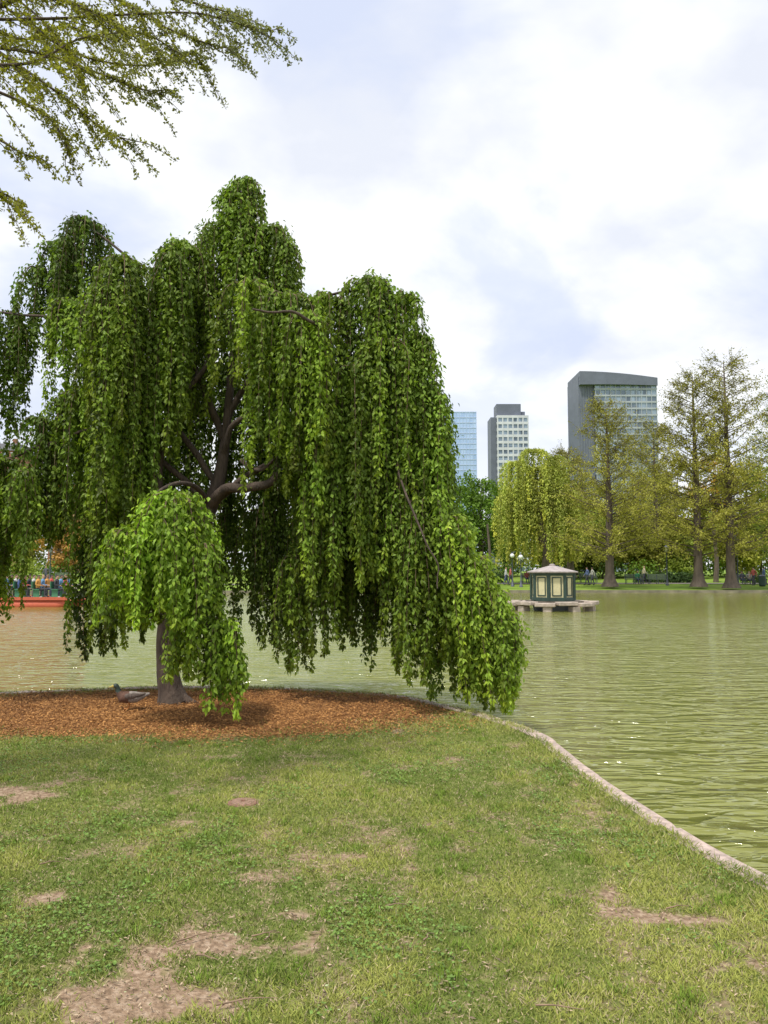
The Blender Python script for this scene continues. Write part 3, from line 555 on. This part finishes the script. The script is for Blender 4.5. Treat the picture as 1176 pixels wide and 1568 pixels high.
# ------------------------------------------------------------------ people
def skinmesh(name,J,E,cat,sub=1):
    me=bpy.data.meshes.new(name); names=list(J); ix={n:i for i,n in enumerate(names)}
    me.from_pydata([J[n][0] for n in names],[(ix[a],ix[b_]) for a,b_ in E],[])
    ob=bpy.data.objects.new(name,me); scene.collection.objects.link(ob)
    md=ob.modifiers.new('s','SKIN'); sv=me.skin_vertices[0].data
    for i,n in enumerate(names):
        r=J[n][1]; sv[i].radius=r if isinstance(r,tuple) else (r,r); sv[i].use_root=(i==0)
    m2=ob.modifiers.new('ss','SUBSURF'); m2.levels=sub; m2.render_levels=sub
    dg=bpy.context.evaluated_depsgraph_get(); dg.update(); res=bpy.data.meshes.new_from_object(ob.evaluated_get(dg)); bpy.data.objects.remove(ob)
    for p in res.polygons: p.use_smooth=True
    return res
def region_ids(me,J,E,cat):
    segs=[(np.array(J[a][0]),np.array(J[b_][0]),cat(a,b_)) for a,b_ in E]; ids=[]
    for p in me.polygons:
        c=np.array(p.center); best=1e9
        for a,b_,k_ in segs:
            ab=b_-a; t=np.clip((c-a)@ab/(ab@ab),0,1); dd_=np.linalg.norm(c-a-ab*t)
            if dd_<best: best=dd_; kk=k_
        ids.append(kk)
    return ids
def joints(pose):
    J={}; s=0 if pose!='sit' else -.42
    J['pelvis']=((0,0,.92+s),(.15,.11)); J['spine']=((0,0,1.1+s),(.135,.10)); J['chest']=((0,0,1.3+s),(.155,.11)); J['neck']=((0,0,1.46+s),.055); J['h1']=((0,-.015,1.54+s),.07); J['h2']=((0,-.01,1.63+s),.09); J['h3']=((0,0,1.69+s),.06); J['nose']=((0,-.115,1.595+s),.014)
    for sg,n in((-1,'l'),(1,'r')):
        st={'walk':.2*sg,'stand':.02*sg,'sit':0}[pose]
        J[n+'sh']=((sg*.18,0,1.39+s),.062)
        J[n+'el']=((sg*.24,.03+st*.4,1.12+s),.045); J[n+'wr']=((sg*.23,-.06+st*.9,.89+s) if pose!='sit' else (sg*.17,-.24,.68),.03); J[n+'ha']=((sg*.22,-.09+st,.80+s) if pose!='sit' else (sg*.14,-.36,.62),.033)
        J[n+'hip']=((sg*.09,0,.86+s),.09)
        if pose=='sit': J[n+'kn']=((sg*.11,-.44,.50),.065); J[n+'an']=((sg*.11,-.42,.09),.045); J[n+'to']=((sg*.12,-.6,.04),.04)
        else: J[n+'kn']=((sg*.1,-.03-st*.6,.48),.065); J[n+'an']=((sg*.1,-st*1.1+.02,.09),.045); J[n+'to']=((sg*.11,-.16-st*1.1,.035),.04)
    E=[('pelvis','spine'),('spine','chest'),('chest','neck'),('neck','h1'),('h1','h2'),('h2','h3'),('h1','nose')]
    for n in 'lr': E+=[('chest',n+'sh'),(n+'sh',n+'el'),(n+'el',n+'wr'),(n+'wr',n+'ha'),('pelvis',n+'hip'),(n+'hip',n+'kn'),(n+'kn',n+'an'),(n+'an',n+'to')]
    return J,E
def pcat(a,b_):
    if b_ in('h1','h2','nose') or b_.endswith('ha'): return 0
    if b_=='h3': return 3
    if b_.endswith('hip') or b_.endswith('kn') or b_.endswith('an'): return 2
    if b_.endswith('to'): return 4
    return 1
PM={};PI={}
for po in('stand','walk','sit'):
    J,Ee=joints(po); me_=skinmesh('body_'+po,J,Ee,pcat); ids=region_ids(me_,J,Ee,pcat); s=0 if po!='sit' else -.42
    for q_,p in enumerate(me_.polygons):
        c=p.center
        if c.z>1.57+s and (c.y>.012 or c.z>1.69+s): ids[q_]=3
    PM[po]=me_; PI[po]=ids
SK=[mat('skin_a',(.50,.30,.21),.6,.05),mat('skin_b',(.28,.16,.10),.6,.05)]; SHOE=mat('shoe',(.05,.045,.04),.6)
HR=[mat('hair_dark',(.03,.02,.015),.6),mat('hair_brown',(.14,.08,.04),.6),mat('hair_fair',(.38,.28,.15),.6)]
_cl={}
def cloth(c):
    if c not in _cl: _cl[c]=mat('cloth_%d'%len(_cl),c,.85,.15,12)
    return _cl[c]
def person(loc,yaw,pose,shirt,pants,parent=None,name='person',sc=1.):
    me=PM[pose].copy(); me.materials.clear()
    for q in (random.choice(SK),cloth(shirt),cloth(pants),random.choice(HR),SHOE): me.materials.append(q)
    me.polygons.foreach_set('material_index',PI[pose])
    o=bpy.data.objects.new(name,me); o.location=loc; o.rotation_euler[2]=yaw; o.scale=(sc,)*3; link(o,parent); return o
def gz(x,y): return float(farz(62+(y-fshore(x))))
def atbank(px,d): x=(px-588)/F*d*1.0; return (x,d,gz(x,d)+.02)
def bench(px,d,yaw=0,seat=(.12,.16,.10)):
    x,y,z=atbank(px,d); E=empty('park_bench',(x,y,z)); E.rotation_euler[2]=yaw; mb=mat('bench_slat',seat,.6,.1,5)
    boxes('seat_slats',[(0,-.18+.11*i_,.45,1.8,.09,.035) for i_ in range(4)],mb,E); boxes('back_slats',[(0,.22+.02*i_,.56+.12*i_,1.8,.035,.09) for i_ in range(4)],mb,E)
    boxes('iron_legs',[(sx*.8,yy,zz,.05,.05,h_) for sx in(-1,0,1) for yy,zz,h_ in((-.2,.21,.42),(.22,.46,.92))]+[(sx*.8,0,.42,.05,.44,.04) for sx in(-1,0,1)],Dk,E)
    return (x,y,z)
for px,d in [(812,76),(970,74),(1140,73),(900,78),(722,77),(98,76),(1005,74),(860,77)]:
    b_=bench(px,d)
    if px==970: person((b_[0]+.3,b_[1]-.02,b_[2]),.1,'sit',(.06,.22,.12),(.06,.07,.12))
    if px==1140: person((b_[0]-.4,b_[1]-.02,b_[2]),0,'sit',(.10,.10,.14),(.08,.09,.13)); person((b_[0]+.3,b_[1]-.02,b_[2]),0,'sit',(.35,.33,.3),(.07,.07,.09))
    if px==812: person((b_[0]-.4,b_[1]-.02,b_[2]),0,'sit',(.3,.08,.07),(.08,.09,.13))
for px,d,yaw,po,sh_,pa_ in [(937,68,1.5,'stand',(.07,.07,.1),(.05,.05,.07)),(1072,68,-1.4,'walk',(.12,.13,.16),(.08,.09,.12)),(774,72,1.4,'walk',(.5,.5,.5),(.08,.1,.2)),(781,72,1.4,'walk',(.45,.12,.1),(.05,.05,.07)),(898,72,-1.5,'walk',(.15,.2,.4),(.08,.08,.1)),(906,72,-1.5,'walk',(.6,.58,.52),(.1,.1,.14)),(72,74,0,'walk',(.1,.1,.12),(.06,.07,.1)),(985,76,1.5,'walk',(.5,.45,.3),(.05,.05,.07)),(1168,73,1.2,'walk',(.12,.16,.3),(.05,.05,.07)),(1152,71,-1.2,'walk',(.5,.12,.1),(.06,.06,.08)),(752,72,1.3,'stand',(.1,.12,.2),(.05,.05,.07)),(1122,71,.3,'stand',(.08,.09,.12),(.05,.05,.07))]:
    person(atbank(px,d),yaw,po,sh_,pa_)
def lamp(px,d,H,kind):
    x,y,z=atbank(px,d); E=empty('street_lamp',(x,y,z)); T=Tubes(); T.add([(0,0,-.1),(0,0,.12),(0,0,.14),(0,0,.5),(0,0,.6),(0,0,H-.5),(0,0,H-.45)],[.16,.16,.11,.09,.055,.045,.09],12); T.build('post',Dk,E)
    if kind: 
        bpy.ops.mesh.primitive_uv_sphere_add(radius=.2,location=(0,0,H-.22),segments=20,ring_count=12); o=bpy.context.object; o.name='globe'; o.parent=E; o.data.materials.append(mat('milk_glass',(.85,.85,.82),.3,.02)); bpy.ops.object.shade_smooth(); frust('cap',[(.09,H-.03),(.03,H+.12)],Dk,E)
    else:
        frust('lantern_glass',[(.12,H-.45),(.2,H-.06)],mat('lamp_glass',(.35,.36,.34),.2,.05),E,n=6); frust('lantern_roof',[(.25,H-.06),(.07,H+.12),(.02,H+.24)],Dk,E,n=6)
        boxes('lantern_bars',[(.17*math.cos(a),.17*math.sin(a),H-.25,.025,.025,.42,a) for a in [i_*math.pi/3 for i_ in range(6)]],Dk,E)
lamp(797,69,2.9,True); lamp(784,70,3.,True); lamp(1128,69,4.5,False); lamp(78,78,3.4,False); lamp(705,80,3.2,False); lamp(1020,72,3.6,False)
x,y,z=atbank(1165,70); TBn=empty('trash_bin',(x,y,z)); frust('barrel',[(.24,0),(.3,.1),(.3,.85),(.26,.9)],M_green,TBn,n=16); frust('lid',[(.31,.9),(.31,.94),(.12,1.05)],Dk,TBn,n=16)
# ------------------------------------------------------------------ swan boat
bd=40.6; bx=P(122,926,bd)[0]; SB=empty('swan_boat',(bx-3.6,bd,WZ)); M_red=mat('red_paint',(.55,.12,.06),.6,.1); M_wb=mat('white_paint',(.75,.75,.72),.5,.05); M_gs=mat('green_bench_paint',(.05,.18,.09),.5,.1)
for sy in(-1.,1.):
    T=Tubes(); T.add([(-4.6,sy,.18),(-4.3,sy,.12),(-3.6,sy,.08),(0,sy,.08),(2.9,sy,.1),(3.4,sy,.2),(3.65,sy,.36)],[.04,.2,.28,.3,.27,.16,.03],14); T.build('pontoon',M_red,SB)
boxes('deck',[(-.4,0,.43,7.6,2.5,.08)],M_wb,SB,.01); boxes('rub_rail',[(-.4,sy*1.28,.43,7.7,.06,.16) for sy in(-1,1)],M_red,SB)
for i_ in range(6):
    xx=2.7-i_*.95; boxes('bench_row',[(xx,0,.88,.34,2.2,.05),(xx-.2,0,1.12,.05,2.2,.36)]+[(xx,sy,.67,.3,.05,.4) for sy in(-1.,0,1.)],M_gs,SB)
    for j_ in range(4):
        person((xx,-.8+j_*.52,.46),math.pi/2+random.uniform(-.3,.3),'sit',random.choice([(.6,.1,.08),(.08,.12,.3),(.55,.55,.52),(.6,.3,.08),(.05,.05,.06),(.15,.3,.5),(.55,.2,.25)]),random.choice([(.08,.09,.14),(.05,.05,.06),(.25,.22,.17)]),SB,'passenger',.93)
def skin_col(name,J,E,cat,sub,ms):
    me=skinmesh(name,J,E,cat,sub); ids=region_ids(me,J,E,cat)
    for q in ms: me.materials.append(q)
    me.polygons.foreach_set('material_index',ids); return me
J={'b':((-3.9,0,1.1),(.62,.5)),'r':((-4.6,0,1.2),(.3,.3)),'t':((-5.0,0,1.5),.08),'f':((-3.3,0,1.15),(.45,.42)),'n1':((-2.95,0,1.65),.2),'n2':((-3.05,0,2.15),.13),'n3':((-2.85,0,2.5),.12),'hd':((-2.6,0,2.52),.14),'bk':((-2.3,0,2.4),.04)}
me=skin_col('swan_figure',J,[('b','r'),('r','t'),('b','f'),('f','n1'),('n1','n2'),('n2','n3'),('n3','hd'),('hd','bk')],lambda a,b_:1 if b_=='bk' else 0,2,[M_wb,mat('orange_bill',(.6,.2,.03),.5)]); link(bpy.data.objects.new('swan_figure',me),SB)
# ------------------------------------------------------------------ duck on the mulch
J={'b':((0,0,.13),(.085,.075)),'b2':((.09,0,.135),(.075,.065)),'t':((.17,0,.15),(.035,.03)),'t2':((.235,0,.175),(.02,.012)),'f':((-.08,0,.14),(.07,.07)),'n':((-.125,0,.20),.036),'n2':((-.13,0,.245),.03),'h':((-.15,0,.275),.036),'h2':((-.175,0,.272),.026),'k':((-.20,0,.262),(.014,.009)),'k2':((-.235,0,.257),(.013,.005))}
me=skin_col('duck',J,[('b','b2'),('b2','t'),('t','t2'),('b','f'),('f','n'),('n','n2'),('n2','h'),('h','h2'),('h2','k'),('k','k2')],lambda a,b_:2 if b_ in('k','k2') else (1 if b_ in('h','h2','n2') else (3 if b_=='n' or b_=='f' else 0)),2,
 [mat('duck_body_feathers',(.30,.26,.23),.8,.5,60,.3),mat('duck_head_feathers',(.03,.05,.04),.5,.3,60),mat('duck_bill',(.50,.40,.10),.5,.1),mat('duck_breast_feathers',(.12,.06,.04),.8,.4,60)])
dx,dy=gp(200,1094); du=link(bpy.data.objects.new('duck',me)); du.location=(dx-.02,dy,.06); du.rotation_euler[2]=.2; du.scale=(.95,)*3
T=Tubes()
for sy in(-.035,.035): T.add([(0,sy,.09),(0,sy,.05),(-.005,sy,.012),(-.05,sy,.008)],[.012,.007,.007,.012],6)
o=T.build('duck_legs',mat('duck_leg',(.5,.2,.05),.6),du)
for sy in(-1,1):
    J={'a':((-.05,sy*.068,.155),(.02,.035)),'b':((.05,sy*.072,.155),(.016,.04)),'c':((.13,sy*.05,.165),(.01,.02)),'d':((.19,sy*.02,.175),(.006,.008))}
    me=skin_col('wing',J,[('a','b'),('b','c'),('c','d')],lambda a,b_:0,1,[mat('duck_wing',(.12,.09,.075),.8,.5,70)]); link(bpy.data.objects.new('wing',me),du)
# ------------------------------------------------------------------ world and sun
SE=64
w=bpy.data.worlds.new('World'); scene.world=w; w.use_nodes=True; N=w.node_tree.nodes; L=w.node_tree.links; bg=N['Background']
sky=N.new('ShaderNodeTexSky'); sky.sky_type='NISHITA'; sky.sun_disc=False; sky.sun_elevation=math.radians(SE); sky.sun_rotation=math.radians(212)
tc=N.new('ShaderNodeTexCoord'); sx=N.new('ShaderNodeSeparateXYZ'); L.new(tc.outputs['Generated'],sx.inputs[0])
zz=math_('ADD',math_('MAXIMUM',sx.outputs['Z'],0.0,N=N,L=L),.30,N=N,L=L)
cb=N.new('ShaderNodeCombineXYZ'); L.new(math_('DIVIDE',sx.outputs['X'],zz,N=N,L=L),cb.inputs[0]); L.new(math_('DIVIDE',sx.outputs['Y'],zz,N=N,L=L),cb.inputs[1])
mp=N.new('ShaderNodeMapping'); mp.inputs['Scale'].default_value=(1.1,1.2,1); mp.inputs['Rotation'].default_value=(0,0,-.5); mp.inputs['Location'].default_value=(.35,.2,0); L.new(cb.outputs[0],mp.inputs['Vector'])
n1=N.new('ShaderNodeTexNoise'); n1.inputs['Scale'].default_value=1.5; n1.inputs['Detail'].default_value=6; n1.inputs['Roughness'].default_value=.52; n1.inputs['Distortion'].default_value=.4; L.new(mp.outputs[0],n1.inputs['Vector'])
n2=N.new('ShaderNodeTexNoise'); n2.inputs['Scale'].default_value=2.8; n2.inputs['Detail'].default_value=5; L.new(mp.outputs[0],n2.inputs['Vector'])
mk=N.new('ShaderNodeMapRange'); mk.interpolation_type='SMOOTHSTEP'; mk.inputs['From Min'].default_value=.40; mk.inputs['From Max'].default_value=.54; mk.inputs['To Min'].default_value=.52; mk.inputs['To Max'].default_value=1; L.new(n1.outputs['Fac'],mk.inputs['Value'])
cc=ramp(n2.outputs['Fac'],[(.38,(6.5,6.75,7.4)),(.56,(8.2,8.25,8.3))],N=N,L=L)
hz=N.new('ShaderNodeMapRange'); hz.inputs['From Min'].default_value=0; hz.inputs['From Max'].default_value=.25; hz.inputs['To Min'].default_value=.8; hz.inputs['To Max'].default_value=0; L.new(sx.outputs['Z'],hz.inputs['Value'])
full=mixc(hz.outputs[0],mixc(mk.outputs[0],(4.4,5.2,7.4),cc,N=N,L=L),(7.7,7.85,8.15),N=N,L=L)
L.new(mixc(.92,sky.outputs['Color'],full,N=N,L=L),bg.inputs['Color']); bg.inputs['Strength'].default_value=.14
sl=bpy.data.lights.new('sun','SUN'); sl.energy=3.4; sl.angle=math.radians(6); sl.color=(1,.95,.86); so=link(bpy.data.objects.new('sun',sl))
el=math.radians(SE); az=math.radians(212); dv=Vector((math.sin(az)*math.cos(el),math.cos(az)*math.cos(el),math.sin(el))); so.rotation_euler=dv.to_track_quat('Z','Y').to_euler(); so.location=(-10,-12,30)
# ------------------------------------------------------------------ camera
cam=bpy.data.cameras.new('camera'); co=link(bpy.data.objects.new('camera',cam)); cam.sensor_fit='VERTICAL'; cam.sensor_height=36; cam.lens=36*F/1568; cam.clip_end=6000; cam.clip_start=.05
co.location=(0,0,CH); co.rotation_euler=(math.radians(90)+TH,0,0); scene.camera=co
scene.view_settings.view_transform='Standard'; scene.view_settings.look='None'; scene.view_settings.exposure=0
